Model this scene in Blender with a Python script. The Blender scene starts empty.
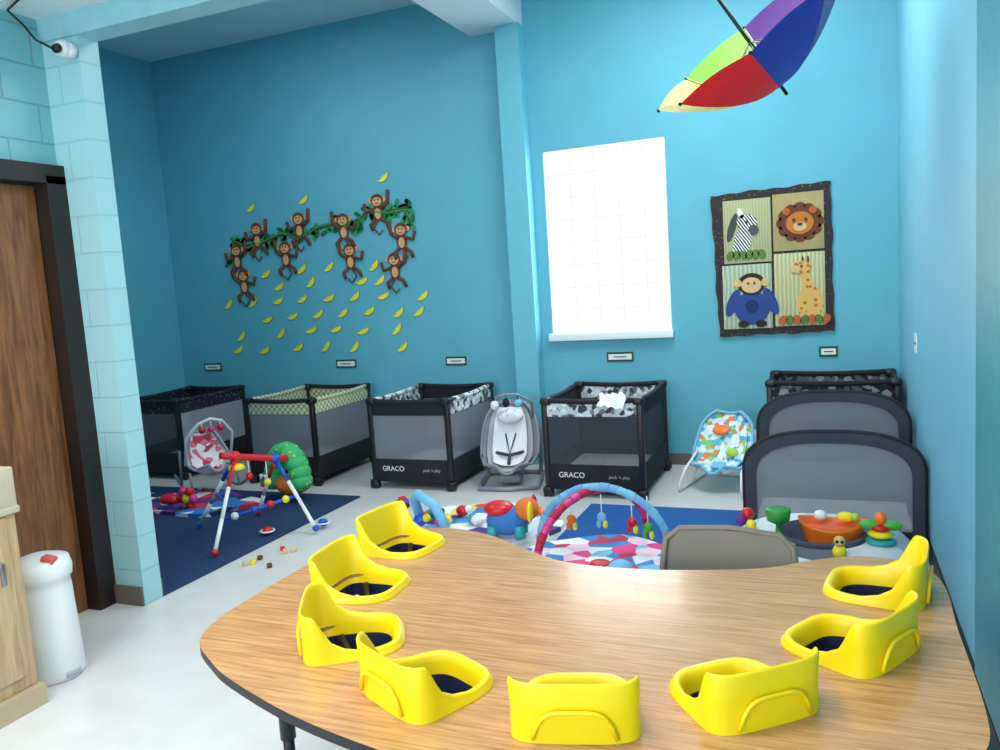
import bpy, bmesh, math, random
from mathutils import Vector, Matrix, Euler
random.seed(4)
sc=bpy.context.scene
sc.view_settings.view_transform='Standard'
sin,cos,pi=math.sin,math.cos,math.pi
def lin(c):
    return tuple(((v/255)/12.92 if v/255<=.04045 else ((v/255+.055)/1.055)**2.4) for v in c)
# ---------------- materials ----------------
def newmat(name):
    m=bpy.data.materials.new(name);m.use_nodes=True
    return m,m.node_tree.nodes,m.node_tree.links,m.node_tree.nodes['Principled BSDF']
def mat(name,rgb,rough=.5,metal=0,var=.06,scale=12,bump=0,emit=0,alpha=1,coat=0):
    m,n,l,p=newmat(name)
    c=lin(rgb)
    p.inputs['Roughness'].default_value=rough;p.inputs['Metallic'].default_value=metal
    p.inputs['Coat Weight'].default_value=coat
    tc=n.new('ShaderNodeTexCoord');no=n.new('ShaderNodeTexNoise');no.inputs['Scale'].default_value=scale
    l.new(tc.outputs['Object'],no.inputs['Vector'])
    r=n.new('ShaderNodeValToRGB')
    r.color_ramp.elements[0].position=.3;r.color_ramp.elements[1].position=.7
    r.color_ramp.elements[0].color=tuple(v*(1-var) for v in c)+(1,)
    r.color_ramp.elements[1].color=tuple(min(1,v*(1+var)) for v in c)+(1,)
    l.new(no.outputs['Fac'],r.inputs['Fac']);l.new(r.outputs['Color'],p.inputs['Base Color'])
    if bump:
        b=n.new('ShaderNodeBump');b.inputs['Strength'].default_value=bump;b.inputs['Distance'].default_value=.01
        n2=n.new('ShaderNodeTexNoise');n2.inputs['Scale'].default_value=scale*8;l.new(tc.outputs['Object'],n2.inputs['Vector'])
        l.new(n2.outputs['Fac'],b.inputs['Height']);l.new(b.outputs['Normal'],p.inputs['Normal'])
    if emit:
        l.new(r.outputs['Color'],p.inputs['Emission Color']);p.inputs['Emission Strength'].default_value=emit
    if alpha<1: p.inputs['Alpha'].default_value=alpha
    return m
def meshmat(name,rgb,alpha):
    m,n,l,p=newmat(name)
    p.inputs['Base Color'].default_value=lin(rgb)+(1,);p.inputs['Roughness'].default_value=.8;p.inputs['Alpha'].default_value=alpha
    return m
def blockwall(name,rgb,axis,bw=.4,bh=.2,rough=.35,dark=.72):
    m,n,l,p=newmat(name);c=lin(rgb)
    tc=n.new('ShaderNodeTexCoord');s=n.new('ShaderNodeSeparateXYZ');k=n.new('ShaderNodeCombineXYZ')
    l.new(tc.outputs['Object'],s.inputs[0]);l.new(s.outputs[axis],k.inputs[0]);l.new(s.outputs['Z'],k.inputs[1])
    b=n.new('ShaderNodeTexBrick');l.new(k.outputs[0],b.inputs['Vector'])
    b.inputs['Scale'].default_value=1;b.inputs['Brick Width'].default_value=bw;b.inputs['Row Height'].default_value=bh
    b.inputs['Mortar Size'].default_value=.006;b.inputs['Mortar Smooth'].default_value=.4
    b.inputs['Color1'].default_value=c+(1,);b.inputs['Color2'].default_value=tuple(v*.96 for v in c)+(1,);b.inputs['Mortar'].default_value=tuple(v*dark for v in c)+(1,)
    l.new(b.outputs['Color'],p.inputs['Base Color'])
    bp=n.new('ShaderNodeBump');bp.invert=True;bp.inputs['Strength'].default_value=.5;bp.inputs['Distance'].default_value=.01
    l.new(b.outputs['Fac'],bp.inputs['Height']);l.new(bp.outputs['Normal'],p.inputs['Normal']);p.inputs['Roughness'].default_value=rough
    return m
def wood(name,c1,c2,sc3=(1,14,14),rough=.3,coat=0,scale=2.5):
    m,n,l,p=newmat(name)
    tc=n.new('ShaderNodeTexCoord');mp=n.new('ShaderNodeMapping');mp.inputs['Scale'].default_value=sc3
    l.new(tc.outputs['Object'],mp.inputs['Vector'])
    no=n.new('ShaderNodeTexNoise');no.inputs['Scale'].default_value=scale;no.inputs['Detail'].default_value=8;no.inputs['Roughness'].default_value=.65;no.inputs['Distortion'].default_value=.6
    l.new(mp.outputs[0],no.inputs['Vector'])
    r=n.new('ShaderNodeValToRGB');r.color_ramp.elements[0].position=.35;r.color_ramp.elements[1].position=.62
    r.color_ramp.elements[0].color=lin(c1)+(1,);r.color_ramp.elements[1].color=lin(c2)+(1,)
    l.new(no.outputs['Fac'],r.inputs['Fac']);l.new(r.outputs['Color'],p.inputs['Base Color'])
    p.inputs['Roughness'].default_value=rough;p.inputs['Coat Weight'].default_value=coat
    return m
def spots(name,cols,scale=14,rough=.7,const=True):
    m,n,l,p=newmat(name)
    tc=n.new('ShaderNodeTexCoord');v=n.new('ShaderNodeTexVoronoi');v.inputs['Scale'].default_value=scale
    l.new(tc.outputs['Object'],v.inputs['Vector'])
    s=n.new('ShaderNodeSeparateColor');l.new(v.outputs['Color'],s.inputs[0])
    r=n.new('ShaderNodeValToRGB');r.color_ramp.interpolation='CONSTANT' if const else 'LINEAR'
    e=r.color_ramp.elements
    while len(e)<len(cols): e.new(.5)
    for i,c in enumerate(cols):
        e[i].position=i/len(cols);e[i].color=lin(c)+(1,)
    l.new(s.outputs[0],r.inputs['Fac']);l.new(r.outputs['Color'],p.inputs['Base Color']);p.inputs['Roughness'].default_value=rough
    return m
def dots(name,base,dot,scale=30,thr=.25,rough=.7):
    m,n,l,p=newmat(name)
    tc=n.new('ShaderNodeTexCoord');v=n.new('ShaderNodeTexVoronoi');v.inputs['Scale'].default_value=scale
    l.new(tc.outputs['Object'],v.inputs['Vector'])
    r=n.new('ShaderNodeValToRGB');r.color_ramp.interpolation='CONSTANT'
    r.color_ramp.elements[0].color=lin(dot)+(1,);r.color_ramp.elements[0].position=0
    r.color_ramp.elements[1].color=lin(base)+(1,);r.color_ramp.elements[1].position=thr
    l.new(v.outputs['Distance'],r.inputs['Fac']);l.new(r.outputs['Color'],p.inputs['Base Color']);p.inputs['Roughness'].default_value=rough
    return m
def plaid(name,a,b,scale=30):
    m,n,l,p=newmat(name)
    tc=n.new('ShaderNodeTexCoord');v=n.new('ShaderNodeTexChecker');v.inputs['Scale'].default_value=scale
    v.inputs['Color1'].default_value=lin(a)+(1,);v.inputs['Color2'].default_value=lin(b)+(1,)
    l.new(tc.outputs['Object'],v.inputs['Vector']);l.new(v.outputs['Color'],p.inputs['Base Color']);p.inputs['Roughness'].default_value=.8
    return m
def stripes(name,a,b,scale=20,rot=0.0):
    m,n,l,p=newmat(name)
    tc=n.new('ShaderNodeTexCoord');w=n.new('ShaderNodeTexWave');w.inputs['Scale'].default_value=scale;w.inputs['Distortion'].default_value=2
    mp=n.new('ShaderNodeMapping');mp.inputs['Rotation'].default_value=(0,rot,0);l.new(tc.outputs['Object'],mp.inputs[0]);l.new(mp.outputs[0],w.inputs['Vector'])
    r=n.new('ShaderNodeValToRGB');r.color_ramp.interpolation='CONSTANT';r.color_ramp.elements[0].color=lin(a)+(1,);r.color_ramp.elements[1].color=lin(b)+(1,);r.color_ramp.elements[1].position=.5
    l.new(w.outputs['Fac'],r.inputs['Fac']);l.new(r.outputs['Color'],p.inputs['Base Color']);p.inputs['Roughness'].default_value=.8
    return m
BLACK=mat('black_plastic',(20,20,24),.4)
BLKF=mat('black_fabric',(26,26,32),.85,var=.2)
GREY=mat('grey_plastic',(135,140,150),.4)
DGREY=mat('charcoal_fabric',(58,60,72),.85,var=.1)
LGREY=mat('light_grey_fabric',(170,175,185),.8)
WHITE=mat('white_plastic',(238,240,240),.35,var=.02)
SHEET=mat('white_sheet',(235,238,242),.8,var=.03)
RED=mat('red_plastic',(215,25,35),.35);BLUE=mat('blue_plastic',(25,80,190),.35);NAVY=mat('navy_plastic',(25,32,75),.5)
GREEN=mat('green_plastic',(70,170,50),.4);LIME=mat('lime_plastic',(160,205,60),.4);TEAL=mat('teal_plastic',(40,160,170),.4)
YEL=mat('yellow_plastic',(250,225,25),.4);ORG=mat('orange_plastic',(245,120,30),.4);PINK=mat('pink_plastic',(230,60,140),.45);PURP=mat('purple_fabric',(95,40,140),.6)
TAN=mat('tan_felt',(225,185,130),.8);BROWN=mat('brown_felt',(110,60,30),.8);DBROWN=mat('dark_brown_felt',(50,30,20),.8)
SKY=mat('light_blue_fabric',(120,190,225),.7);OLIVE=mat('olive_felt',(95,125,60),.9);RUST=mat('rust_felt',(190,100,50),.9)
METAL=mat('grey_metal',(150,150,155),.3,metal=.8)
# ---------------- mesh builder ----------------
class B:
    def __init__(s,name):
        s.name=name;s.bm=bmesh.new();s.mats=[];s.M=Matrix.Identity(4)
    def mi(s,m):
        if m not in s.mats:s.mats.append(m)
        return s.mats.index(m)
    def _add(s,verts,faces,m,smooth):
        vs=[s.bm.verts.new(s.M@Vector(v)) for v in verts];k=s.mi(m)
        for f in faces:
            try:
                fc=s.bm.faces.new([vs[i] for i in f]);fc.material_index=k;fc.smooth=smooth
            except ValueError: pass
    def box(s,c,d,m,rot=(0,0,0),bev=0.0):
        t=bmesh.new();bmesh.ops.create_cube(t,size=1)
        bmesh.ops.scale(t,vec=Vector(d),verts=t.verts)
        if bev: bmesh.ops.bevel(t,geom=t.edges[:],offset=bev,segments=3,affect='EDGES',profile=.5)
        X=Matrix.Translation(c)@Euler(rot).to_matrix().to_4x4()
        t.verts.index_update()
        s._add([X@v.co for v in t.verts],[[v.index for v in f.verts] for f in t.faces],m,bev>0);t.free()
    def sph(s,c,r,m,rot=(0,0,0),u=20,v=12):
        if isinstance(r,(int,float)): r=(r,r,r)
        t=bmesh.new();bmesh.ops.create_uvsphere(t,u_segments=u,v_segments=v,radius=1)
        X=Matrix.Translation(c)@Euler(rot).to_matrix().to_4x4()@Matrix.Diagonal((*r,1))
        t.verts.index_update()
        s._add([X@w.co for w in t.verts],[[w.index for w in f.verts] for f in t.faces],m,True);t.free()
    def tube(s,pts,r,m,seg=10,closed=False,caps=True,r1=None):
        P=[Vector(p) for p in pts];n=len(P);V=[];Fc=[];up=None
        for i,p in enumerate(P):
            if closed: d=P[(i+1)%n]-P[i-1]
            else: d=P[min(i+1,n-1)]-P[max(i-1,0)]
            d.normalize()
            if up is None:
                up=Vector((0,0,1)) if abs(d.z)<.9 else Vector((1,0,0))
            a=d.cross(up)
            if a.length<1e-4: a=d.orthogonal()
            a.normalize();b=a.cross(d).normalized();up=b
            rr=r if r1 is None else r+(r1-r)*i/(n-1)
            for k in range(seg):
                t=2*pi*k/seg;V.append(p+a*rr*cos(t)+b*rr*sin(t))
        for i in range(n if closed else n-1):
            j=(i+1)%n
            for k in range(seg):
                k2=(k+1)%seg;Fc.append((i*seg+k,i*seg+k2,j*seg+k2,j*seg+k))
        if caps and not closed:
            Fc.append(tuple(range(seg))[::-1]);Fc.append(tuple((n-1)*seg+k for k in range(seg)))
        s._add(V,Fc,m,True)
    def cyl(s,p0,p1,r0,m,r1=None,seg=24): s.tube([p0,p1],r0,m,seg=seg,r1=r1 if r1 is not None else r0)
    def lathe(s,prof,m,c=(0,0,0),seg=32,sx=1,sy=1):
        V=[];Fc=[]
        for (r,z) in prof:
            for k in range(seg):
                t=2*pi*k/seg;V.append((c[0]+r*cos(t)*sx,c[1]+r*sin(t)*sy,c[2]+z))
        for i in range(len(prof)-1):
            for k in range(seg):
                k2=(k+1)%seg;Fc.append((i*seg+k,i*seg+k2,(i+1)*seg+k2,(i+1)*seg+k))
        Fc.append(tuple(range(seg))[::-1]);Fc.append(tuple((len(prof)-1)*seg+k for k in range(seg)))
        s._add(V,Fc,m,True)
    def grid(s,fn,nu,nv,m,closed_v=False):
        V=[fn(i/nu,j/nv) for i in range(nu+1) for j in range(nv+1)]
        s._add(V,[(i*(nv+1)+j,i*(nv+1)+j+1,(i+1)*(nv+1)+j+1,(i+1)*(nv+1)+j) for i in range(nu) for j in range(nv)],m,True)
    def prism(s,poly,h,m,plane='xy',o=(0,0,0),mside=None):
        n=len(poly)
        def P(a,b,c):
            if plane=='xy': return (o[0]+a,o[1]+b,o[2]+c)
            if plane=='xz': return (o[0]+a,o[1]-c,o[2]+b)
            return (o[0]+c,o[1]+a,o[2]+b)
        V=[P(a,b,0) for a,b in poly]+[P(a,b,h) for a,b in poly]
        s._add(V,[tuple(range(n))[::-1],tuple(range(n,2*n))],m,False)
        s._add(V,[(i,(i+1)%n,n+(i+1)%n,n+i) for i in range(n)],mside or m,False)
    def disc(s,x,z,rx,rz,m,y,rot=0,h=.003,n=20):
        poly=[]
        for k in range(n):
            t=2*pi*k/n;a,b=rx*cos(t),rz*sin(t);poly.append((x+a*cos(rot)-b*sin(rot),z+a*sin(rot)+b*cos(rot)))
        s.prism(poly,h,m,'xz',(0,y,0))
    def done(s,loc=(0,0,0),rz=0,recalc=True):
        if recalc: bmesh.ops.recalc_face_normals(s.bm,faces=s.bm.faces)
        me=bpy.data.meshes.new(s.name);s.bm.to_mesh(me);s.bm.free()
        for m in s.mats: me.materials.append(m)
        o=bpy.data.objects.new(s.name,me);sc.collection.objects.link(o);o.location=loc;o.rotation_euler=(0,0,rz)
        return o
def simplebox(name,x0,x1,y0,y1,z0,z1,m):
    b=B(name);b.box(((x0+x1)/2,(y0+y1)/2,(z0+z1)/2),(x1-x0,y1-y0,z1-z0),m);return b.done()
# ---------------- room ----------------
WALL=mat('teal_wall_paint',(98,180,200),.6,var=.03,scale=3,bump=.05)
WALLR=mat('teal_wall_paint_right_lit',(124,194,218),.5,var=.03,scale=3,bump=.05)  # same wall teal made lighter: stronger light on this side put into the colour
BLKX=blockwall('painted_block_door_wall',(128,192,200),'Y')
COLM=blockwall('painted_block_column',(166,212,218),'X',bw=.4,bh=.2,dark=.88)
CEIL=mat('white_ceiling_paint',(228,236,240),.7,var=.02)
CEILT=mat('tinted_ceiling_paint',(190,222,232),.7,var=.03)
FLOOR=mat('vinyl_floor',(214,214,212),.28,var=.04,scale=7)
BASEB=mat('taupe_vinyl_base',(110,98,92),.5)
BASEK=mat('black_vinyl_base',(20,22,26),.5)
XR=.495;YB=7.0;XL=-6.78
simplebox('floor',-7.0,.8,-3.6,7.2,-.1,0,FLOOR)
wx0,wx1,wz0,wz1=-2.37,-1.27,1.2,2.83
b=B('wall_back')
b.box(((XL+wx0)/2,YB+.1,2.2),(wx0-XL,.2,4.4),WALL)
b.box(((wx1+XR+.1)/2,YB+.1,2.2),(XR+.1-wx1,.2,4.4),WALL)
b.box(((wx0+wx1)/2,YB+.1,wz0/2),(wx1-wx0,.2,wz0),WALL)
b.box(((wx0+wx1)/2,YB+.1,(wz1+4.4)/2),(wx1-wx0,.2,4.4-wz1),WALL)
b.done()
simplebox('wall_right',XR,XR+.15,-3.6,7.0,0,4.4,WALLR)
simplebox('wall_left',XL-.15,XL,3.4,7.2,0,4.4,WALL)
simplebox('wall_niche',XL,-4.05,3.25,3.4,0,4.4,WALL)
simplebox('wall_rear',-4.0,XR,-3.75,-3.6,0,3.3,CEIL)
b=B('wall_door_side')
b.box((-4.0,(-3.6+2.05)/2,1.65),(.2,5.65,3.3),BLKX)
b.box((-4.0,2.68,2.89),(.2,1.26,.82),BLKX)
b.box((-4.0,3.335,1.65),(.2,.05,3.3),BLKX)
b.done()
b=B('wall_column');b.box((-3.77,3.335,1.6),(.26,.13,3.2),COLM);b.done()
b=B('baseboard_column');b.box((-3.78,3.335,.055),(.27,.16,.11),BASEB);b.done()
simplebox('baseboard_right',XR-.012,XR,-3.6,7,0,.11,BASEK)
simplebox('trim_right_pilaster',XR-.012,XR,1.2,3.32,.12,4.3,mat('teal_pilaster_paint',(70,150,162),.4))
simplebox('baseboard_back',XL,XR,YB-.012,YB,0,.1,BASEB)
simplebox('ceiling',-7,.8,3.35,7.2,4.31,4.45,CEILT)
simplebox('ceiling_front',-4.1,.8,-3.7,3.25,3.25,3.4,CEIL)
simplebox('wall_header',XL,XR,3.25,3.4,3.13,4.4,mat('pale_teal_header',(150,200,210),.5))
simplebox('ceiling_beam',-2.99,-2.48,3.4,7.0,3.93,4.32,CEIL)
b=B('wall_pilaster');b.box((-2.58,6.93,1.965),(.22,.16,3.93),mat('teal_pilaster_light',(112,192,212),.5,var=.02));b.done()
b=B('door_frame_1')
DF=mat('dark_bronze_frame',(38,26,24),.45)
for y in (2.1,3.22): b.box((-3.93,y,1.21),(.16,.14,2.42),DF)
b.box((-3.93,2.66,2.43),(.16,1.26,.1),DF)
b.done()
b=B('door_1');DW=wood('brown_oak_door',(98,58,32),(148,96,56),(14,14,1.2),.4)
b.box((-3.97,2.66,1.185),(.05,.97,2.37),DW);b.cyl((-3.95,2.27,1.0),(-3.90,2.27,1.0),.012,METAL);b.cyl((-3.91,2.26,1.0),(-3.91,2.4,1.0),.012,METAL)
b.done()
# window
m,n,l,p=newmat('glass_block')
tc=n.new('ShaderNodeTexCoord');s=n.new('ShaderNodeSeparateXYZ');k=n.new('ShaderNodeCombineXYZ')
l.new(tc.outputs['Object'],s.inputs[0]);l.new(s.outputs['X'],k.inputs[0]);l.new(s.outputs['Z'],k.inputs[1])
mp=n.new('ShaderNodeMapping');mp.inputs['Location'].default_value=(-wx0,-wz0,0);l.new(k.outputs[0],mp.inputs[0])
br=n.new('ShaderNodeTexBrick');br.offset=0;l.new(mp.outputs[0],br.inputs['Vector']);br.inputs['Scale'].default_value=1;br.inputs['Brick Width'].default_value=.22;br.inputs['Row Height'].default_value=.2037;br.inputs['Mortar Size'].default_value=.012;br.inputs['Mortar Smooth'].default_value=.1
br.inputs['Color1'].default_value=(1,1,1,1);br.inputs['Color2'].default_value=(.93,.97,1,1);br.inputs['Mortar'].default_value=(.105,.112,.12,1)
l.new(br.outputs['Color'],p.inputs['Emission Color']);p.inputs['Emission Strength'].default_value=7;p.inputs['Roughness'].default_value=.1
p.inputs['Base Color'].default_value=(.1,.12,.13,1)
GB=m
b=B('window_1')
WF=mat('white_window_trim',(240,245,248),.4,var=.01)
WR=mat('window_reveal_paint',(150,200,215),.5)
b.box(((wx0+wx1)/2,YB+.13,(wz0+wz1)/2),(wx1-wx0-.002,.04,wz1-wz0-.002),GB)
b.box(((wx0+wx1)/2,YB-.01,1.165),(wx1-wx0+.03,.1,.069),WF,bev=.006)
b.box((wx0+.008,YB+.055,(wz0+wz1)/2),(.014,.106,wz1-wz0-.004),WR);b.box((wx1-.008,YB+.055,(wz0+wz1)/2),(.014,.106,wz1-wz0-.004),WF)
b.box(((wx0+wx1)/2,YB+.055,wz1-.009),(wx1-wx0-.034,.106,.014),WF);b.box(((wx0+wx1)/2,YB+.055,wz0+.006),(wx1-wx0-.034,.106,.01),WF)
b.done()
b=B('security_camera')
b.cyl((-3.66,3.245,3.05),(-3.66,3.2,3.05),.04,WHITE);b.sph((-3.66,3.19,3.05),.042,WHITE);b.cyl((-3.66,3.17,3.05),(-3.64,3.13,3.03),.022,BLACK)
b.tube([(-3.69,3.235,3.05),(-3.78,3.22,3.08),(-3.86,3.2,3.13),(-3.88,3.15,3.2),(-3.85,3.05,3.235),(-3.6,2.95,3.235)],.006,BLACK)
b.done()
NR=mat('navy_rug',(24,52,92),.95,var=.12,scale=40,bump=.3)
BR=mat('blue_rug',(30,92,165),.95,var=.12,scale=40,bump=.3)
b=B('area_rug');b.box((-4.95,4.48,.006),(2.62,2.16,.012),NR,bev=.004);b.done()
b=B('area_rug');b.box((-1.12,4.95,.006),(1.12,1.4,.012),BR,bev=.004);b.done()
# ---------------- table ----------------
TW=wood('oak_laminate',(166,116,70),(206,156,104),(1.6,30,30),.24,.1,3)
prof=[(-1.76,2.60),(-1.785,2.3),(-1.785,2.0),(-1.77,1.84),(-1.71,1.71),(-1.58,1.615),(-1.46,1.55),(-1.2,1.45),(-.94,1.385),(-.7,1.35),(-.45,1.35),(-.2,1.40),(0,1.48),(.17,1.58),(.27,1.72),(.295,1.9),(.295,2.3),(.30,2.6),(.25,2.76),(.1,2.82),(-.05,2.76),(-.2,2.65),(-.38,2.59),(-.6,2.55),(-.85,2.56),(-1.05,2.66),(-1.25,2.79),(-1.45,2.84),(-1.65,2.79)]
def catmull(P,k=6):
    n=len(P);out=[]
    for i in range(n):
        p0,p1,p2,p3=[Vector(P[(i+j-1)%n]) for j in range(4)]
        for s_ in range(k):
            t=s_/k;out.append(tuple(.5*((2*p1)+(-p0+p2)*t+(2*p0-5*p1+4*p2-p3)*t*t+(-p0+3*p1-3*p2+p3)*t**3)))
    return out
out=catmull(prof)
b=B('feeding_table')
b.prism(out,.026,TW,'xy',(0,0,.694),mside=mat('black_table_edge',(18,16,16),.4))
top=b.done()
seats=[(-1.54,2.60,-8),(-1.47,2.19,4),(-1.28,1.83,30),(-.94,1.64,62),(-.545,1.63,105),(-.20,1.79,130),(.04,2.12,150),(.13,2.53,172)]
def plan(t,s):
    c,d=cos(t),sin(t);e=.5
    x=math.copysign(abs(c)**e,c)*(.112 if c<0 else .15)*s;y=math.copysign(abs(d)**e,d)*.132*s*(1-.12*c)
    return x,y
cut=B('cut')
for (x,y,a) in seats:
    a=math.radians(a);poly=[]
    for k in range(32):
        px_,py_=plan(2*pi*k/32,.87);poly.append((x+px_*cos(a)-py_*sin(a),y+px_*sin(a)+py_*cos(a)))
    cut.prism(poly,.3,BLACK,'xy',(0,0,.55))
co=cut.done()
bo=top.modifiers.new('holes','BOOLEAN');bo.object=co;bo.operation='DIFFERENCE';bo.solver='EXACT'
dg=bpy.context.evaluated_depsgraph_get();me=bpy.data.meshes.new_from_object(top.evaluated_get(dg))
top.modifiers.clear();top.data=me;bpy.data.objects.remove(co)
b=B('table_legs')
for (x,y) in [(-1.45,1.74),(-1.3,2.72),(.2,1.85),(.22,2.72),(-.72,1.42)]:
    b.cyl((x,y,.02),(x,y,.694),.016,BLACK);b.cyl((x,y,0),(x,y,.03),.022,GREY);b.cyl((x,y,.45),(x,y,.694),.022,BLACK)
lg=b.done();lg.parent=top
SY=mat('yellow_seat_plastic',(250,216,10),.36,var=.02)
def seat(x,y,a):
    b=B('infant_table_seat');N=64
    def sm(t): t=max(0,min(1,t));return t*t*(3-2*t)
    rings=[]
    for nm in ('b0','b1','o1','o2','t','i1','i2','i3','k0','k1','k2'):
        row=[]
        for k in range(N):
            t=2*pi*k/N;c=cos(t);q=sm((-c+.12)/.62);h=.022+.112*q
            lean=.06*q
            S,z={'b0':(1.07,0),'b1':(1.065,.006),'o1':(1.03+lean*.4,h*.5),'o2':(1.02+lean,h-.007),'t':(1.0+lean,h),
                 'i1':(.975+lean,h-.001),'i2':(.885+.075*q+lean*.8,max(.014,h-.012)),'i3':(.85+.05*q,.0),'k0':(.82,-.03),'k1':(.79,-.10),'k2':(.66,-.20)}[nm]
            if nm=='i1': S-=.05*(1-q)
            px_,py_=plan(t,S);row.append((px_,py_,z))
        rings.append(row)
    V=[v for r in rings for v in r]
    F1=[];F2=[]
    for i in range(len(rings)-1):
        for k in range(N):
            k2=(k+1)%N;f=(i*N+k,i*N+k2,(i+1)*N+k2,(i+1)*N+k);(F1 if i<8 else F2).append(f)
    F2.append(tuple((len(rings)-1)*N+k for k in range(N)))
    b._add(V,F1,SY,True)
    b._add(V,F2,NAVY,True)
    arch=[]
    for i in range(17):
        u=-1+2*i/16;zz=.012+.062*(1-abs(u)**5);arch.append((-.120-.008*zz/.078,u*.09,zz))
    b.tube(arch,.005,SY,seg=8)
    b.tube([(.07,0,-.185),(.05,0,-.08),(-.03,.02,-.05)],.016,WHITE,seg=6);b.tube([(-.03,-.10,-.03),(0,-.05,-.07),(0,.05,-.07),(-.03,.10,-.03)],.012,BLACK,seg=6)
    return b.done((x,y,.7205),math.radians(a))
for sx in seats: seat(*sx)
# ---------------- folding chair ----------------
b=B('folding_chair');CM=mat('taupe_metal',(118,108,98),.5)
def bk(u,v):
    x=(u-.5)*.44;z=.60+v*.2-.02*(abs(u-.5)*2)**4
    return (x,.03+.03*(1-(2*u-1)**2)+.03*v,z)
b.grid(bk,16,6,CM)
def bk2(u,v): p=bk(u,v);return (p[0],p[1]+.012,p[2])
b.grid(bk2,16,6,CM)
fr=[(-.22,-.28,.01),(-.22,-.02,.5),(-.225,.04,.66),(-.215,.06,.76),(-.17,.085,.798),(0,.105,.806),(.17,.085,.798),(.215,.06,.76),(.225,.04,.66),(.22,-.02,.5),(.22,-.28,.01)]
b.tube(fr,.012,CM)
for x in (-.19,.19): b.tube([(x,.16,.01),(x,-.1,.42),(x,-.33,.45)],.011,CM)
b.tube([(-.19,.12,.08),(.19,.12,.08)],.009,CM)
b.box((0,-.16,.45),(.38,.36,.02),CM,bev=.008)
o=b.done((-.355,2.78,0),math.radians(-4));o.scale=(1.03,1,.955)
# ---------------- playards ----------------
MESHL=meshmat('grey_netting',(135,142,150),.6);MESHD=meshmat('dark_netting',(62,66,74),.55);MESHW=meshmat('pale_netting',(180,188,195),.5)
MESHA=meshmat('soft_grey_netting',(150,156,164),.55)
def playard(name,w,d,H,loc,band,sideband,netf,nets,blanket=None,txt=True,low=.26):
    b=B(name);hw,hd=w/2,d/2
    for sx in (-1,1):
        for sy in (-1,1):
            x,y=sx*(hw-.025),sy*(hd-.025)
            b.box((x,y,H/2+.03),(.045,.045,H-.1),BLACK,bev=.01)
            b.box((sx*(hw-.035),sy*(hd-.035),H-.035),(.085,.085,.06),BLACK,bev=.022)
            b.box((sx*(hw-.02),sy*(hd-.02),.045),(.075,.075,.07),BLACK,bev=.02)
            if sy<0:
                b.cyl((x-.035,y-.01,.03),(x-.012,y-.01,.03),.03,BLACK);b.cyl((x+.012,y-.01,.03),(x+.035,y-.01,.03),.03,BLACK)
            else: b.cyl((x,y,0),(x,y,.03),.025,BLACK)
    for sy in (-1,1):
        y=sy*(hd-.02)
        b.tube([((-hw+.05)+(w-.1)*i/8,y,H-.028-.012*sin(pi*i/8)) for i in range(9)],.02,BLKF)
        b.box((0,y,H-.095),(w-.06,.012,.12),band,bev=.004)
        b.box((0,y,(H-.15+low)/2),(w-.08,.004,H-.15-low),netf)
        b.box((0,y,(low+.06)/2),(w-.07,.02,low-.06),BLKF,bev=.006)
    for sx in (-1,1):
        x=sx*(hw-.02)
        b.tube([(x,(-hd+.05)+(d-.1)*i/8,H-.028-.014*sin(pi*i/8)) for i in range(9)],.02,sideband)
        b.box((x,0,H-.095),(.012,d-.06,.12),sideband,bev=.004)
        b.box((x,0,(H-.15+low)/2),(.004,d-.08,H-.15-low),nets)
        b.box((x,0,(low+.06)/2),(.02,d-.07,low-.06),BLKF,bev=.006)
    b.box((0,0,.12),(w-.08,d-.08,.04),SHEET,bev=.01)
    b.box((0,0,.085),(w-.08,d-.08,.02),BLKF)
    if blanket:
        def bl(u,v):
            s_=(v-.5);z=H+.012-max(0,abs(s_)-.12)*.22+.008*sin(u*23)+.012*sin(v*17+u*5)
            return (blanket[0]+(u-.5)*.2+.02*sin(v*6),-hd+.03+ (s_*.16)+.01*sin(u*9),z)
        b.grid(bl,14,14,SHEET)
    o=b.done(loc)
    if txt:
        cu=bpy.data.curves.new('logo','FONT');cu.body='GRACO';cu.size=.06;cu.extrude=.001;cu.align_x='CENTER'
        t=bpy.data.objects.new('logo_lettering',cu);sc.collection.objects.link(t);cu.materials.append(WHITE);t.parent=o
        t.location=(-w*.22,-hd+.003,.16);t.rotation_euler=(pi/2,0,0)
        cu=bpy.data.curves.new('logo2','FONT');cu.body="pack 'n play";cu.size=.035;cu.extrude=.001;cu.align_x='CENTER'
        t=bpy.data.objects.new('model_lettering',cu);sc.collection.objects.link(t);cu.materials.append(LGREY);t.parent=o
        t.location=(w*.25,-hd+.003,.16);t.rotation_euler=(pi/2,0,0)
    return o
STAR=dots('navy_star_fabric',(24,26,40),(170,180,200),34,.16);PLAID=plaid('green_plaid_fabric',(225,222,190),(150,165,120),34)
GPAT=spots('grey_print_fabric',[(215,220,222),(120,125,130),(235,238,240),(60,62,66),(200,205,208)],26)
playard('playard',.76,.98,.80,(-6.16,6.32,0),STAR,STAR,MESHD,MESHW,txt=False)
playard('playard',.76,.98,.80,(-4.61,6.32,0),PLAID,PLAID,MESHL,MESHL,txt=False)
playard('playard',.78,.98,.79,(-3.30,6.33,0),BLKF,GPAT,MESHL,MESHL)
playard('playard',.80,.98,.79,(-1.70,6.31,0),GPAT,BLKF,MESHD,MESHD,blanket=(.16,))
playard('playard',.92,.62,.84,(.0,6.62,0),spots('zebra_print',[(20,20,22),(90,92,95),(18,18,20),(150,150,150)],24),BLKF,MESHD,MESHD,txt=False)
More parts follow.
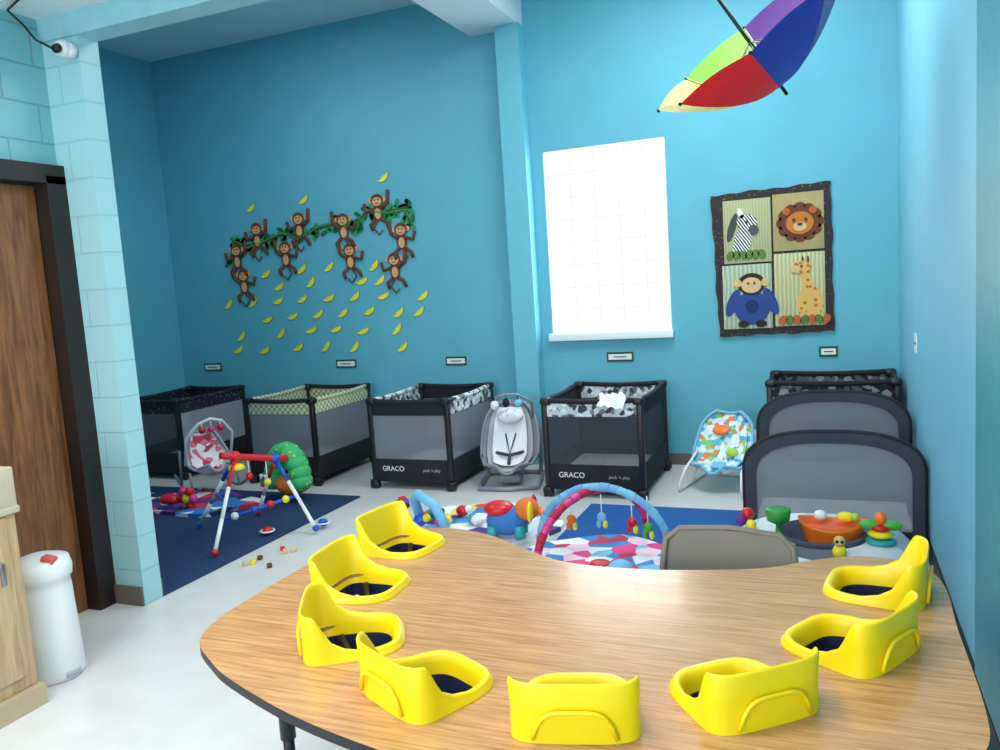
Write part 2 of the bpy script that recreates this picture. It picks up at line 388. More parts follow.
def archyard(name,w,d,ze,zt,loc,low=.34):
    b=B(name);hw,hd=w/2,d/2
    def curve(W,zb,zT,n=28,p=2.6):
        r=[]
        for i in range(n+1):
            t=pi*i/n;c,s_=cos(t),sin(t)
            r.append((-math.copysign(abs(c)**(2/p),c)*W,zb+(zT-zb)*abs(s_)**(2/p)))
        return r
    y=-hd;fw=.062
    o=[(-hw,.02)]+curve(hw,ze-.12,zt)+[(hw,.02)]
    i_=[(-hw+fw,.02)]+curve(hw-fw,ze-.15,zt-fw)+[(hw-fw,.02)]
    n=len(o)
    for k in range(n-1):
        b.prism([o[k],o[k+1],i_[k+1],i_[k]],.035,DGREY,'xz',(0,y+.0175,0))
    b.tube([(a,y,c) for a,c in o],.018,BLKF,seg=8)
    ii=i_[1:-1]
    b.prism([(-hw+fw,low)]+ii+[(hw-fw,low)],.003,MESHA,'xz',(0,y,0))
    b.box((0,y,(low+.05)/2),(w-.12,.03,low-.05),BLKF,bev=.008)
    # rear end: plain low rail
    zr=ze-.10
    for sx in (-1,1): b.box((sx*(hw-.025),hd,zr/2),(.045,.045,zr),BLACK,bev=.01)
    b.tube([(-hw+.03,hd,zr),(0,hd,zr-.01),(hw-.03,hd,zr)],.02,BLKF)
    b.box((0,hd,zr-.05),(w-.06,.012,.1),DGREY);b.box((0,hd,(zr-.1+low)/2),(w-.06,.004,zr-.1-low),MESHA);b.box((0,hd,(low+.05)/2),(w-.1,.03,low-.05),BLKF)
    for sx in (-1,1):
        x=sx*(hw-.02)
        b.grid(lambda u,v:(x,-hd+d*u,(ze-.03+(zr-ze+.03)*u)-v*.11),8,2,DGREY)
        b.tube([(x,-hd,ze-.03),(x,0,(ze-.03+zr)/2-.008),(x,hd,zr)],.018,BLKF)
        b.grid(lambda u,v:(x,-hd+d*u,low+v*((ze-.14+(zr-ze+.03)*u)-low)),8,2,MESHD);b.box((x,0,(low+.05)/2),(.02,d-.04,low-.05),BLKF)
    b.box((0,0,low-.01),(w-.1,d-.06,.04),SHEET,bev=.012)
    for sx in (-1,1):
        for sy in (-1,1): b.box((sx*(hw-.04),sy*(hd-.03),.03),(.07,.07,.06),BLACK,bev=.015)
    return b.done(loc)
archyard('bassinet_playard',.96,.62,.60,.72,(-.01,5.22,0),.15)
archyard('bassinet_playard',.92,.56,.72,.84,(-.005,5.94,0),.2)
# ---------------- reclined baby seats ----------------
def shell(b,L,W,pts,m,mp=None,rim=None,depth=.09,off=0):
    P=[Vector((0,)+p) for p in pts];n=len(P)-1
    def cen(u):
        k=u*n;i=min(int(k),n-1);t=k-i;return P[i].lerp(P[i+1],t)
    def fn(u,v,sc_=1,up=0):
        c=cen(u);d=(cen(min(1,u+.02))-cen(max(0,u-.02))).normalized();nn=Vector((0,-d.z,d.y))
        w=W*sc_*(sin(pi*(.04+.92*u))**.45)*(1-.12*(1-u))
        s_=(v-.5)*2
        return c+Vector((s_*w,0,0))+nn*(depth*abs(s_)**2.2*sc_+up)
    b.grid(lambda u,v:fn(u,v),24,16,m)
    if mp: b.grid(lambda u,v:fn(.06+.88*u,v,.8,.015),24,16,mp)
    if rim:
        b.tube([fn(i/24,0) for i in range(25)]+[fn(1,j/8) for j in range(1,8)]+[fn(1-i/24,1) for i in range(25)]+[fn(0,1-j/8) for j in range(1,8)],.012,rim,closed=True)
    return fn
b=B('infant_swing')
fn=shell(b,.7,.26,[(-.27,.14),(-.18,.13),(-.02,.18),(.10,.34),(.2,.52),(.25,.64)],GREY,LGREY,rim=GREY,depth=.07)
SW=spots('swing_insert',[(225,228,232),(205,210,216),(185,190,198)],16)
b.grid(lambda u,v:fn(.25+.68*u,v,.6,.04),16,10,SHEET)
b.sph((0,.13,.56),(.12,.04,.09),SW,rot=(-.9,0,0))
b.tube([(-.24,-.26,.02),(-.25,0,.02),(-.24,.26,.02),(0,.3,.02),(.24,.26,.02),(.25,0,.02),(.24,-.26,.02),(0,-.3,.02)],.02,GREY,closed=True)
b.tube([(-.23,.2,.03),(-.24,.24,.4),(-.1,.27,.62),(0,.26,.66)],.018,GREY);b.tube([(.23,.2,.03),(.24,.24,.4),(.1,.27,.62),(0,.26,.66)],.018,GREY)
b.box((0,0,.07),(.2,.34,.08),GREY,bev=.03)
b.tube([(.19,.2,.45),(.2,.05,.68),(.1,-.06,.76),(0,-.08,.77),(-.1,-.06,.74)],.012,GREY)
b.sph((-.1,-.06,.68),(.035,.03,.04),SHEET);b.sph((0,-.08,.70),(.03,.03,.04),BLKF);b.sph((.1,-.06,.69),(.035,.03,.035),SKY)
for x,z in((-.1,.73),(0,.75),(.1,.73)): b.cyl((x,-.07,z-.04),(x,-.07,z+.02),.004,BLACK)
b.tube([(-.12,-.03,.27),(0,-.06,.25),(.12,-.03,.27)],.014,DGREY);b.tube([(0,-.06,.25),(0,-.14,.19)],.014,DGREY);b.tube([(-.05,.11,.42),(0,-.05,.26),(.05,.11,.42)],.009,DGREY)
b.done((-2.53,6.20,0),math.radians(14))
ANI=spots('animal_print_fabric',[(225,240,248),(70,175,215),(190,225,240),(235,245,250),(235,130,60),(90,190,225),(140,205,110),(215,235,245)],26)
b=B('baby_bouncer')
shell(b,.6,.24,[(-.25,.16),(-.16,.13),(-.02,.16),(.10,.30),(.2,.45),(.24,.54)],ANI,ANI,rim=SKY,depth=.06)
b.tube([(-.25,-.28,.015),(-.25,.28,.015),(-.22,.31,.015),(.22,.31,.015),(.25,.28,.015),(.25,-.28,.015)],.011,WHITE)
b.tube([(-.25,-.28,.015),(-.24,-.3,.06),(-.22,-.22,.17),(-.2,.05,.28)],.011,WHITE);b.tube([(.25,-.28,.015),(.24,-.3,.06),(.22,-.22,.17),(.2,.05,.28)],.011,WHITE)
b.tube([(-.2,.2,.42),(-.22,.1,.2),(-.25,0,.02)],.011,WHITE);b.tube([(.2,.2,.42),(.22,.1,.2),(.25,0,.02)],.011,WHITE)
b.sph((-.05,.14,.42),(.07,.02,.05),ORG,rot=(-.9,0,0));b.sph((.07,.02,.27),(.05,.02,.04),LIME,rot=(-.8,0,0));b.box((0,-.1,.19),(.1,.1,.02),SKY,rot=(.2,0,0),bev=.008)
b.done((-.80,6.32,0),math.radians(-12))
b=B('infant_rocker')
shell(b,.6,.2,[(-.25,.2),(-.15,.15),(0,.18),(.12,.32),(.2,.5)],mat('pale_grey_fabric',(200,205,212),.8),spots('pink_print',[(240,235,238),(235,120,140),(245,245,245),(190,60,80)],18),rim=LGREY,depth=.07)
for x in (-.2,.2): b.tube([(x,-.36+.72*i/12,.012+.10*((i-6)/6)**2) for i in range(13)],.013,GREY)
for x in (-.2,.2): b.tube([(x,-.15,.03),(x,-.1,.2)],.011,GREY);b.tube([(x,.18,.04),(x,.14,.36)],.011,GREY)
b.tube([(-.2,.0,.25),(-.2,-.1,.5),(-.1,-.16,.62),(0,-.17,.65),(.1,-.16,.62),(.2,-.1,.5),(.2,0,.25)],.012,WHITE)
for x,m in((-.08,RED),(0,PINK),(.08,RED)): b.sph((x,-.17,.56),.03,m);b.cyl((x,-.17,.56),(x,-.17,.63),.004,WHITE)
b.done((-5.1,5.44,.045),math.radians(60))
# ---------------- toy arch on rug ----------------
b=B('toy_activity_frame')
A=Vector((-3.90,4.42,.60));C=Vector((-3.80,4.72,.52))
def leg(p,q,c1,c2):
    p=Vector(p);q=Vector(q);pts=[p.lerp(q,i/3) for i in range(4)]
    for i in range(3): b.cyl(pts[i],pts[i+1],.014,(c1,c2,c2)[i],seg=12)
    b.sph(q,.024,c1)
leg(A,(-4.40,4.53,.044),BLUE,WHITE);leg(A,(-3.80,4.02,.044),RED,WHITE);leg(C,(-3.42,4.62,.044),BLUE,WHITE);leg(C,(-4.15,4.9,.044),RED,WHITE)
b.tube([A+Vector((-.04,-.1,.03)),A,C,C+Vector((.03,.1,-.02))],.024,RED)
b.sph(A,.04,RED);b.sph(C,.04,BLUE);b.lathe([(.01,-.02),(.06,-.01),(.05,.02),(.01,.03)],YEL,(A.x,A.y,A.z-.08))
for t,m,zz in((.3,RED,.14),(.75,YEL,.18)):
    p=A.lerp(C,t);b.cyl(p,p-Vector((0,0,zz)),.004,WHITE,seg=6);b.sph(p-Vector((0,0,zz)),.026,m)
b.tube([Vector((-4.16,4.47,.30)),Vector((-3.86,4.25,.32))],.011,BLUE)
b.tube([Vector((-4.0,4.3,.16)),Vector((-3.6,4.68,.26))],.013,BLUE)
for t,m in((.2,WHITE),(.45,BLUE),(.65,RED),(.85,YEL)): b.sph(Vector((-4.0,4.3,.16)).lerp(Vector((-3.6,4.68,.26)),t),.028,m)
b.done((0,0,.0))
MATP=spots('jungle_playmat_fabric',[(120,40,130),(220,50,70),(40,120,200),(235,235,240),(30,40,90),(90,60,150)],7)
def blob(cx,cy,rx,ry,n=40,seed=0,am=.12):
    return [(cx+rx*(1+am*sin(5*t+seed))*cos(t),cy+ry*(1+am*sin(5*t+seed))*sin(t)) for t in [2*pi*k/n for k in range(n)]]
b=B('play_mat');b.prism(blob(-5.0,5.08,.62,.34),.03,MATP,'xy',(0,0,.0125))
b.sph((-4.86,4.9,.12),.04,YEL)
for k in range(6): t=k*pi/3;b.sph((-4.86+.065*cos(t),4.9,.12+.065*sin(t)),.036,RED if k%2 else PINK)
b.sph((-5.15,5.0,.07),(.1,.06,.05),RED);b.done()
b=B('plush_caterpillar');GP=dots('green_polka_plush',(60,185,110),(230,225,90),22,.22)
for i in range(11):
    t=i/10;ang=pi*1.0*t;b.sph((.17*cos(ang),.0,.14+.24*sin(ang)),(.085-.015*t,.1,.085-.015*t),GP)
b.sph((-.18,-.02,.13),(.1,.1,.09),mat('green_plush',(50,170,110),.8));b.sph((-.21,-.11,.17),.022,WHITE);b.sph((-.15,-.11,.17),.022,WHITE);b.sph((-.21,-.13,.17),.011,BLACK);b.sph((-.15,-.13,.17),.011,BLACK);b.sph((-.18,-.11,.1),(.04,.03,.018),RED)
b.sph((.02,.02,.1),(.17,.12,.09),ORG)
b.done((-4.2,5.36,.045),math.radians(-15))
b=B('toy_rattles')
for i,(x,y,m) in enumerate([(-3.75,4.5,RED),(-3.45,4.75,BLUE)]): b.lathe([(.005,-.03),(.03,-.02),(.036,0),(.03,.02),(.005,.03)],m,(x,y,.044),seg=16);b.tube([(x+.05*cos(k*pi/5),y+.05*sin(k*pi/5),.044) for k in range(10)],.006,WHITE,seg=6,closed=True)
b.done()
b=B('toy_blocks')
for i in range(7):
    x=-3.42+random.uniform(-.1,.12);y=4.15+random.uniform(-.2,.2);b.box((x,y,.0145),(.03,.03,.026),random.choice([RED,TAN,BROWN,YEL,TAN]),rot=(0,0,random.random()*3),bev=.004)
b.done()
b=B('toy_car');b.box((0,0,.045),(.1,.06,.03),BLUE,bev=.01);b.box((0,0,.07),(.06,.05,.025),RED,bev=.008)
for x in(-.03,.03):
    for y in(-.03,.03): b.cyl((x,y-.006,.02),(x,y+.006,.02),.02,BLACK,seg=14)
b.done((-3.12,5.35,0),.6)
# ---------------- play gym ----------------
b=B('play_gym')
GM=spots('pink_gym_mat',[(245,245,248),(235,70,130),(120,200,230),(245,245,248),(200,60,90),(250,210,225),(60,140,210)],9)
b.prism(blob(-1.27,4.42,.50,.46,am=.05),.025,GM,'xy',(0,0,.0125))
def archt(p0,p1,h,m,m2,k=13,r=.024):
    p0,p1=Vector(p0),Vector(p1);pts=[]
    for i in range(25):
        t=pi*i/24;pts.append(p0.lerp(p1,(1-cos(t))/2)+Vector((0,0,h*sin(t))))
    for i in range(24): b.tube([pts[i],pts[i+1]],r if i%3 else r*1.12,m if i%4<2 else m2,seg=10,caps=False)
BL2=mat('sky_blue_plush',(110,170,215),.7)
archt((-1.72,4.62,.045),(-.88,4.55,.045),.39,BL2,SKY)
archt((-1.60,4.22,.045),(-1.12,5.0,.045),.36,PINK,mat('crimson_plush',(190,30,70),.7))
for x,y,z,m in((-1.5,4.6,.22,ORG),(-1.3,4.58,.25,SKY),(-1.12,4.6,.22,RED),(-1.02,4.58,.2,GREEN)):
    b.cyl((x,y,z),(x,y,.39),.004,WHITE,seg=6);b.sph((x,y,z),(.03,.02,.03),m);b.sph((x+.02,y,z-.045),(.016,.013,.026),YEL);b.sph((x-.02,y,z-.045),(.016,.013,.026),m)
b.sph((-1.55,4.15,.08),(.09,.07,.05),PINK);b.sph((-1.1,4.2,.08),(.07,.07,.05),SKY)
for k in range(5): t=k*2*pi/5;b.sph((-1.18+.1*cos(t),4.3+.1*sin(t),.045),(.06,.06,.01),RED)
b.done()
b=B('play_mat')
b.prism(blob(-2.3,5.0,.56,.5,seed=1,am=.06),.03,spots('safari_mat_fabric',[(250,250,250),(70,160,220),(235,80,50),(245,245,240),(250,215,80),(60,130,190),(230,235,240),(80,60,140)],8),'xy',(0,0,.0))
b.tube([(-2.75,4.95,.05),(-2.77,4.92,.2),(-2.7,4.85,.26),(-2.55,4.8,.2),(-2.45,4.75,.06)],.035,SKY)
b.done()
b=B('plush_elephant')
b.sph((0,0,.12),(.14,.1,.1),mat('blue_plush',(60,120,190),.9));b.sph((.14,-.02,.2),(.08,.07,.075),mat('orange_plush',(235,120,50),.9));b.sph((.17,.08,.2),(.02,.06,.07),RED);b.sph((.17,-.1,.2),(.02,.05,.07),YEL);b.tube([(.21,-.02,.2),(.27,-.03,.14),(.29,-.03,.06)],.025,ORG,r1=.014)
for x in(-.09,.09):
    for y in(-.06,.06): b.cyl((x,y,.02),(x,y,.1),.035,TEAL)
b.sph((-.05,0,.2),(.1,.1,.05),RED)
b.done((-1.98,4.72,.031),.2)
b=B('toy_shapes')
for i in range(7):
    x=-2.4+random.uniform(-.3,.4);y=4.95+random.uniform(-.25,.25);m=random.choice([RED,WHITE,TEAL,ORG,PINK,BLUE]);b.sph((x,y,.075),(.05,.04,.04),m);b.sph((x+.05,y,.09),(.03,.03,.03),random.choice([WHITE,YEL,BLACK]))
b.done()
# ---------------- activity saucer ----------------
b=B('activity_saucer')
b.lathe([(.2,0),(.34,.02),(.38,.06),(.3,.1),(.16,.12)],BLUE)
for k in range(3): t=k*2*pi/3+.5;b.cyl((.3*cos(t),.3*sin(t),.05),(.33*cos(t),.33*sin(t),.42),.03,WHITE,seg=12)
def tray(u,v):
    t=2*pi*u;ph=2*pi*v;return ((.28+.1*cos(ph))*cos(t),(.28+.1*cos(ph))*sin(t),.41+.028*sin(ph))
b.grid(tray,40,12,spots('tray_plastic',[(205,212,216),(225,230,232),(90,95,105),(150,160,170)],4))
b.lathe([(.19,.40),(.2,.44),(.185,.45),(.16,.3),(.08,.22),(.02,.21)],mat('seat_fabric_dark',(70,70,90),.8))
def tub(u,v):
    t=2*pi*u
    if v<.5: r=.8+.4*v;z=.40+.2*v
    else: r=1.0-.5*(v-.5);z=.50-.10*(v-.5)
    return (.05+.15*r*cos(t),.0+.1*r*sin(t),z+.012*cos(2*t))
b.grid(tub,36,8,ORG);b.sph((.05,0,.465),(.13,.085,.015),mat('coral_plastic',(235,90,50),.4))
b.lathe([(.045,0),(.012,.02),(.012,.06),(.05,.08),(.058,.13),(.05,.135)],mat('leaf_green',(50,150,60),.4),(-.18,-.1,.44))
b.sph((-.33,.05,.5),.03,RED);b.sph((-.36,.02,.47),.026,PURP);b.sph((-.31,.0,.46),.024,YEL);b.cyl((-.33,.05,.43),(-.33,.05,.5),.01,WHITE)
b.lathe([(.05,0),(.065,.02),(.04,.03)],TEAL,(.25,-.1,.43));b.lathe([(.035,0),(.055,.015),(.035,.03)],YEL,(.25,-.1,.465));b.lathe([(.025,0),(.045,.015),(.02,.03)],RED,(.25,-.1,.495));b.sph((.25,-.1,.55),(.025,.025,.03),ORG);b.sph((.29,-.1,.52),(.05,.02,.022),GREEN);b.sph((.21,-.1,.52),(.05,.02,.022),GREEN)
b.lathe([(.028,0),(.03,.03),(.02,.05)],YEL,(.08,-.3,.43));b.sph((.08,-.3,.50),.024,TAN);b.sph((.07,-.32,.505),.007,BLACK);b.sph((.09,-.32,.505),.007,BLACK)
b.sph((.11,.03,.51),(.04,.03,.025),YEL);b.sph((.0,.04,.51),(.03,.03,.025),WHITE);b.sph((.15,.0,.52),(.02,.02,.02),LIME)
b.done((-.06,3.92,0))
# ---------------- umbrella ----------------
b=B('rainbow_umbrella')
def um(n_,c): return mat('umbrella_'+n_,c,.55,emit=.15)  # weak emission stands in for light coming through the cloth
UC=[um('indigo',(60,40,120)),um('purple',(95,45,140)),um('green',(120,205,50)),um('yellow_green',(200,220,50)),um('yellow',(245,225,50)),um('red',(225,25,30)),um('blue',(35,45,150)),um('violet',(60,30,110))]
Ru=.56;Hu=.30
def cp(t,r,sag=True):
    z=-Hu*cos(min(1,r)*pi/2)**.9
    k=(t/(pi/4))%1
    rr=r*Ru*(1-.07*sin(pi*k)*r)
    return Vector((rr*cos(t),rr*sin(t),z+ .02*sin(pi*k)*r))
for s_ in range(8):
    t0=s_*pi/4
    b.grid(lambda u,v:cp(t0+u*pi/4*.9999,.02+.98*v),8,10,UC[s_])
    b.tube([cp(t0,.05+.95*i/8)+Vector((0,0,.006)) for i in range(9)],.004,METAL,seg=6)
    e=cp(t0,1);b.sph(e,.01,BLACK)
    b.tube([Vector((0,0,-.02)),cp(t0,.55)+Vector((0,0,.008))],.003,METAL,seg=6)
b.cyl((0,0,-Hu-.06),(0,0,.38),.009,BLACK);b.tube([(0,0,.36),(0,0,.46),(.02,0,.5),(.06,0,.51),(.09,0,.48),(.09,0,.44)],.014,BLACK)
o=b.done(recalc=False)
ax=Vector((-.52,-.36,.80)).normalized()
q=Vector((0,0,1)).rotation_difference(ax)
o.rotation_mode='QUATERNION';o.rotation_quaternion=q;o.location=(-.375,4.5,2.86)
b=B('hanging_cord');b.tube([Vector(o.location)+ax*.5,(-.62,4.42,4.31)],.003,WHITE);b.done()
# ---------------- quilt ----------------
b=B('wall_quilt')
QC=dots('quilt_border_print',(42,32,34),(110,95,70),30,.2)
x0,x1,z0,z1=-.90,.025,1.13,2.31
P=[]
def edge(a,c,n):
    for i in range(n):
        t=i/n;x=a[0]+(c[0]-a[0])*t;z=a[1]+(c[1]-a[1])*t;dx,dz=c[0]-a[0],c[1]-a[1];L=math.hypot(dx,dz);w=.005*sin(i*1.3)+.004*sin(i*.5)
        P.append((x+dz/L*w,z-dx/L*w))
cs=[(x0+.03,z0-.01),(x1,z0+.005),(x1-.005,z1+.01),(x0-.005,z1-.015)]
for i in range(4): edge(cs[i],cs[(i+1)%4],24)
b.prism(P,.022,QC,'xz',(0,6.997,0))
xm=-.43;zm=1.72;bd=.06
cols=[((x0+bd+.03,xm-.005,zm+.005,z1-bd-.01),stripes('sage_stripe',(186,184,140),(172,170,124),14)),((xm+.01,x1-bd,zm+.08,z1-bd+.005),mat('gold_panel',(178,160,108),.9)),((x0+bd+.01,xm-.01,z0+bd-.01,zm-.01),stripes('green_leaf',(150,172,146),(196,202,172),9)),((xm+.01,x1-bd,z0+bd,zm+.06),stripes('tan_stripe',(212,202,158),(176,176,124),10))]
for (a,c,d,e),m_ in cols: b.box(((a+c)/2,6.972,(d+e)/2),(c-a,.01,e-d),m_,bev=.003)
Y=6.967
for k in range(12): t=k*pi/6;b.disc(-.215+.13*cos(t),2.02+.11*sin(t),.05,.05,BROWN,Y)
b.disc(-.215,2.02,.145,.125,BROWN,Y-.002);b.disc(-.215,2.015,.105,.09,mat('lion_felt',(205,120,55),.9),Y-.006);b.disc(-.215,1.985,.05,.035,TAN,Y-.009)
for s_ in(-1,1): b.disc(-.215+s_*.045,2.04,.012,.015,BLACK,Y-.012);b.disc(-.215+s_*.1,2.11,.03,.03,RUST,Y-.008)
b.disc(-.215,2.005,.02,.012,BLACK,Y-.013)
ZB=stripes('zebra_felt',(240,240,235),(30,30,35),16,.6)
b.disc(-.66,1.9,.07,.16,ZB,Y,rot=-.3);b.disc(-.62,2.05,.085,.07,ZB,Y-.003,rot=-.5);b.disc(-.57,1.99,.04,.04,mat('grey_felt',(90,85,85),.9),Y-.006);b.disc(-.67,2.13,.02,.045,WHITE,Y-.003,rot=.3);b.disc(-.62,2.06,.01,.012,BLACK,Y-.009);b.disc(-.74,2.02,.03,.12,BLACK,Y-.001,rot=-.3)
for k in range(6): b.disc(-.76+.05*k,1.79,.03,.04,OLIVE,Y-.004,rot=(k%3-1)*.5)
BF=mat('blue_overall',(50,75,140),.9)
b.disc(-.60,1.35,.14,.14,BF,Y);b.disc(-.75,1.40,.045,.12,BF,Y-.002,rot=-.4);b.disc(-.45,1.40,.045,.12,BF,Y-.002,rot=.4);b.disc(-.60,1.55,.11,.09,DBROWN,Y-.004);b.disc(-.60,1.54,.08,.065,TAN,Y-.007)
for s_ in(-1,1): b.disc(-.60+s_*.11,1.56,.033,.033,TAN,Y-.005);b.disc(-.60+s_*.025,1.555,.009,.012,BLACK,Y-.01);b.disc(-.60+s_*.07,1.22,.045,.03,DBROWN,Y-.006)
b.disc(-.60,1.37,.05,.05,mat('navy_pocket',(35,50,105),.9),Y-.006)
GF=dots('giraffe_felt',(228,180,95),(190,100,45),22,.3)
b.disc(-.15,1.37,.1,.14,GF,Y);b.disc(-.17,1.53,.042,.14,GF,Y-.002,rot=.2);b.disc(-.21,1.66,.075,.05,GF,Y-.005);b.disc(-.26,1.65,.035,.03,TAN,Y-.008);b.disc(-.21,1.67,.009,.012,BLACK,Y-.01)
for s_ in(0,1): b.disc(-.2+s_*.04,1.72,.008,.03,BROWN,Y-.004)
for k in range(7): b.disc(-.36+.055*k,1.24,.03,.04,OLIVE if k%2 else RUST,Y-.008,rot=(k%3-1)*.5)
b.done()
# ---------------- wall labels ----------------
for (x,w) in((-6.35,.24),(-4.61,.24),(-3.36,.22),(-1.74,.24),(-.02,.14)):
    b=B('name_label');b.box((x,6.994,.97),(w,.006,.085),mat('label_dark_'+str(x),(40,70,50),.6));b.box((x,6.990,.97),(w-.03,.004,.05),WHITE);b.box((x,6.987,.97),(w*.5,.002,.008),BLACK);b.done()
b=B('name_label');b.box((XR-.004,5.63,1.15),(.006,.12,.12),WHITE);b.box((XR-.008,5.63,1.15),(.003,.08,.012),BLACK);b.done()
# ---------------- monkey decal ----------------
b=B('monkey_vine_wall_decal');Y=6.998
LEAF=mat('leaf_decal',(40,150,75),.6);LEAF2=mat('leaf_decal_dark',(25,105,60),.6);BAN=mat('banana_decal',(250,235,60),.6);BANO=mat('banana_outline',(90,100,30),.6);VIN=mat('vine_decal',(90,75,40),.7);MB=mat('monkey_decal',(105,62,38),.7);MT=mat('monkey_face_decal',(225,170,120),.7)
vine=[(-5.95,2.10),(-5.88,2.30),(-5.70,2.26),(-5.47,2.28),(-5.25,2.34),(-5.06,2.30),(-4.8,2.36),(-4.55,2.40),(-4.4,2.34),(-4.22,2.47),(-4.0,2.44),(-3.78,2.48),(-3.74,2.3)]
b.tube([(x,6.992,z) for x,z in vine],.012,VIN,seg=8)
b.tube([(x,6.99,z+.03*sin(i*2.2)) for i,(x,z) in enumerate(vine)],.012,LEAF,seg=6)
for i in range(150):
    t=random.random()*(len(vine)-1.01);k=int(t);u=t-k;x=vine[k][0]*(1-u)+vine[k+1][0]*u;z=vine[k][1]*(1-u)+vine[k+1][1]*u
    b.disc(x+random.uniform(-.06,.06),z+random.uniform(-.07,.06),.044,.021,random.choice([LEAF,LEAF2]),Y-.008,rot=random.uniform(-1.5,1.5),n=10)
def arm(x,z,pts,r=.018,m=None): b.tube([(x+a,6.985,z+c) for a,c in pts],r,m or MB,seg=6)
def monkey(x,z,s=1,fl=1,k=0):
    b.disc(x,z-.10*s,.05*s,.07*s,MB,Y-.010);b.disc(x,z-.11*s,.03*s,.045*s,MT,Y-.014)
    b.disc(x,z,.062*s,.055*s,MB,Y-.014)
    for q in(-1,1): b.disc(x+q*.065*s,z+.005,.02*s,.022*s,MT,Y-.012)
    b.disc(x,z-.01*s,.045*s,.037*s,MT,Y-.018)
    for q in(-1,1): b.disc(x+q*.016*s,z+.008,.007,.01,BLACK,Y-.021,n=8)
    b.disc(x,z-.025*s,.018*s,.006,RED,Y-.021,n=8)
    arm(x,z,[(fl*-.04*s,-.07*s),(fl*-.1*s,-.03*s),(fl*-.11*s,.08*s)]);arm(x,z,[(fl*.04*s,-.07*s),(fl*.11*s,-.09*s),(fl*.13*s,-.02*s)])
    arm(x,z,[(-.03*s,-.16*s),(-.08*s,-.2*s),(-.06*s,-.25*s)]);arm(x,z,[(.03*s,-.16*s),(.08*s,-.19*s),(.1*s,-.24*s)])
    arm(x,z,[(0,-.16*s),(fl*.05*s,-.23*s),(fl*.0,-.29*s),(fl*-.04,-.25*s)],.008)
for i,(x,z) in enumerate([(-5.57,2.42),(-5.80,1.95),(-5.86,2.22),(-5.23,2.20),(-5.03,2.48),(-4.45,2.12),(-4.09,2.57),(-3.85,2.27),(-3.95,1.99),(-4.5,2.42)]): monkey(x,z,1.15,1 if i%2 else -1)
def banana(x,z,s=1,rot=0):
    def cres(ro,tk,yy,m,amx):
        n=10;P=[]
        for i in range(n+1): t=-amx+2*amx*i/n;P.append((ro*sin(t),-ro*cos(t)))
        for i in range(n+1):
            t=amx-2*amx*i/n;w=tk*cos(t/amx*pi/2)**.7+.002;P.append(((ro-w)*sin(t),-(ro-w)*cos(t)))
        b.prism([(x+s*(a*cos(rot)-(c+.05)*sin(rot)),z+s*(a*sin(rot)+(c+.05)*cos(rot))) for a,c in P],.003,m,'xz',(0,yy,0))
    cres(.079,.044,Y,BANO,1.05);cres(.076,.039,Y-.004,BAN,1.0)
rows=[(1.95,[-5.5,-5.05,-4.72,-4.2]),(1.80,[-5.35,-4.95,-4.35,-4.12]),(1.64,[-6.03,-5.72,-5.4,-5.08,-4.76,-4.44,-4.12,-3.65]),(1.48,[-5.55,-5.23,-4.91,-4.59,-4.27,-3.95,-3.70]),(1.32,[-5.9,-5.38,-5.0,-4.7,-4.36,-4.0]),(1.14,[-5.95,-5.62,-5.2,-4.85,-4.5,-3.95])]
for z,xs in rows:
    for x in xs: banana(x+random.uniform(-.02,.02),z+random.uniform(-.025,.025),1.2,random.choice([.5,.65,.35,.8]))
for x,z in((-5.62,2.64),(-4.95,2.66),(-4.0,2.78)): banana(x,z,1.1,.6)
b.done()
# ---------------- cabinet + pail ----------------
CW=wood('light_birch',(186,150,108),(212,182,142),(12,12,1.2),.4)
CW2=mat('cream_laminate',(205,190,165),.4)
b=B('changing_cabinet')
DX=-.02
b.box((-3.53+DX,1.70,.48),(.62,1.22,.78),CW,bev=.006);b.box((-3.51+DX,1.70,.045),(.66,1.24,.09),mat('beige_plinth',(190,170,140),.5));b.box((-3.53+DX,1.70,.875),(.66,1.25,.03),CW2,bev=.006)
b.box((-3.24,1.70,.97),(.03,1.24,.18),CW2,bev=.01);b.box((-3.55,2.30,.97),(.62,.03,.18),CW2,bev=.01);b.box((-3.85,1.70,.97),(.03,1.24,.18),CW2,bev=.01)
for yy in(1.42,1.99): b.box((-3.235,yy,.5),(.02,.54,.70),CW,bev=.006);b.box((-3.22,yy+(.22),.62),(.02,.02,.1),METAL,bev=.004)
b.box((-3.54,1.70,.92),(.54,1.12,.07),SKY,bev=.02)
o=b.done();o.scale=(.88,1,1);o.location=(-.384,-.02,0)
b=B('diaper_pail')
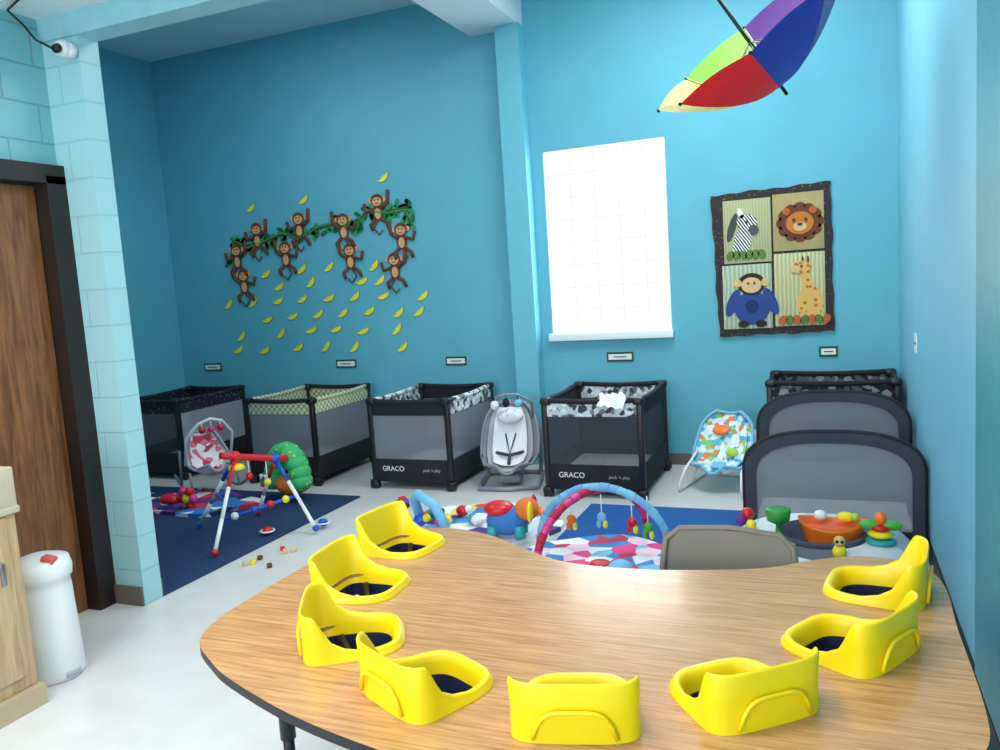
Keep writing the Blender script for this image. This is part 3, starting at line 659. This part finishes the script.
b.lathe([(.125,0),(.135,.02),(.12,.42),(.115,.47),(.128,.48),(.132,.52),(.12,.565),(.06,.585),(.01,.59)],WHITE)
b.box((.09,-.02,.575),(.06,.05,.035),mat('red_wipe_lid',(215,95,90),.6),rot=(0,.3,.4),bev=.01);b.box((.11,0,.03),(.06,.08,.03),LGREY,bev=.01)
b.done((-3.41,2.50,0))
# ---------------- lights ----------------
def area(name,loc,size,e,rot=(0,0,0),col=(1,1,1),sy=None):
    L=bpy.data.lights.new(name,'AREA');L.energy=e;L.color=col;L.shape='RECTANGLE';L.size=size;L.size_y=sy or size
    o=bpy.data.objects.new(name,L);sc.collection.objects.link(o);o.location=loc;o.rotation_euler=rot;return o
area('ceiling_light_back',(-.7,5.2,4.25),1.6,88,(0,0,0),(1,.99,.97))
area('ceiling_light_niche',(-4.5,5.0,4.25),1.4,32,(0,0,0),(1,.99,.97))
area('ceiling_light_front',(-1.4,1.4,3.22),1.4,52,(0,0,0),(1,.97,.92))
area('ceiling_light_door',(-2.9,.5,3.22),1.2,45,(0,0,0),(1,.98,.95))
area('rear_daylight_fill',(-1.5,-3.4,1.9),2.5,150,(math.radians(90),0,0),(.95,.98,1),1.6)  # soft fill added behind the camera; the rear wall has no window
w=bpy.data.worlds.new('World');sc.world=w;w.use_nodes=True;w.node_tree.nodes['Background'].inputs[0].default_value=(.7,.85,1,1);w.node_tree.nodes['Background'].inputs[1].default_value=.5
# ---------------- camera ----------------
yaw,pit,rol=[math.radians(a) for a in(22.59,6.59,3.74)]
F=Vector((-sin(yaw)*cos(pit),cos(yaw)*cos(pit),-sin(pit)));R0=Vector((cos(yaw),sin(yaw),0));U0=R0.cross(F)
R=cos(rol)*R0-sin(rol)*U0;U=sin(rol)*R0+cos(rol)*U0
c=bpy.data.cameras.new('camera');c.sensor_width=36;c.lens=36*.803;c.clip_start=.05
co=bpy.data.objects.new('camera',c);sc.collection.objects.link(co)
M=Matrix((( R.x,U.x,-F.x,0),(R.y,U.y,-F.y,0),(R.z,U.z,-F.z,1.7),(0,0,0,1)))
co.matrix_world=M;sc.camera=co
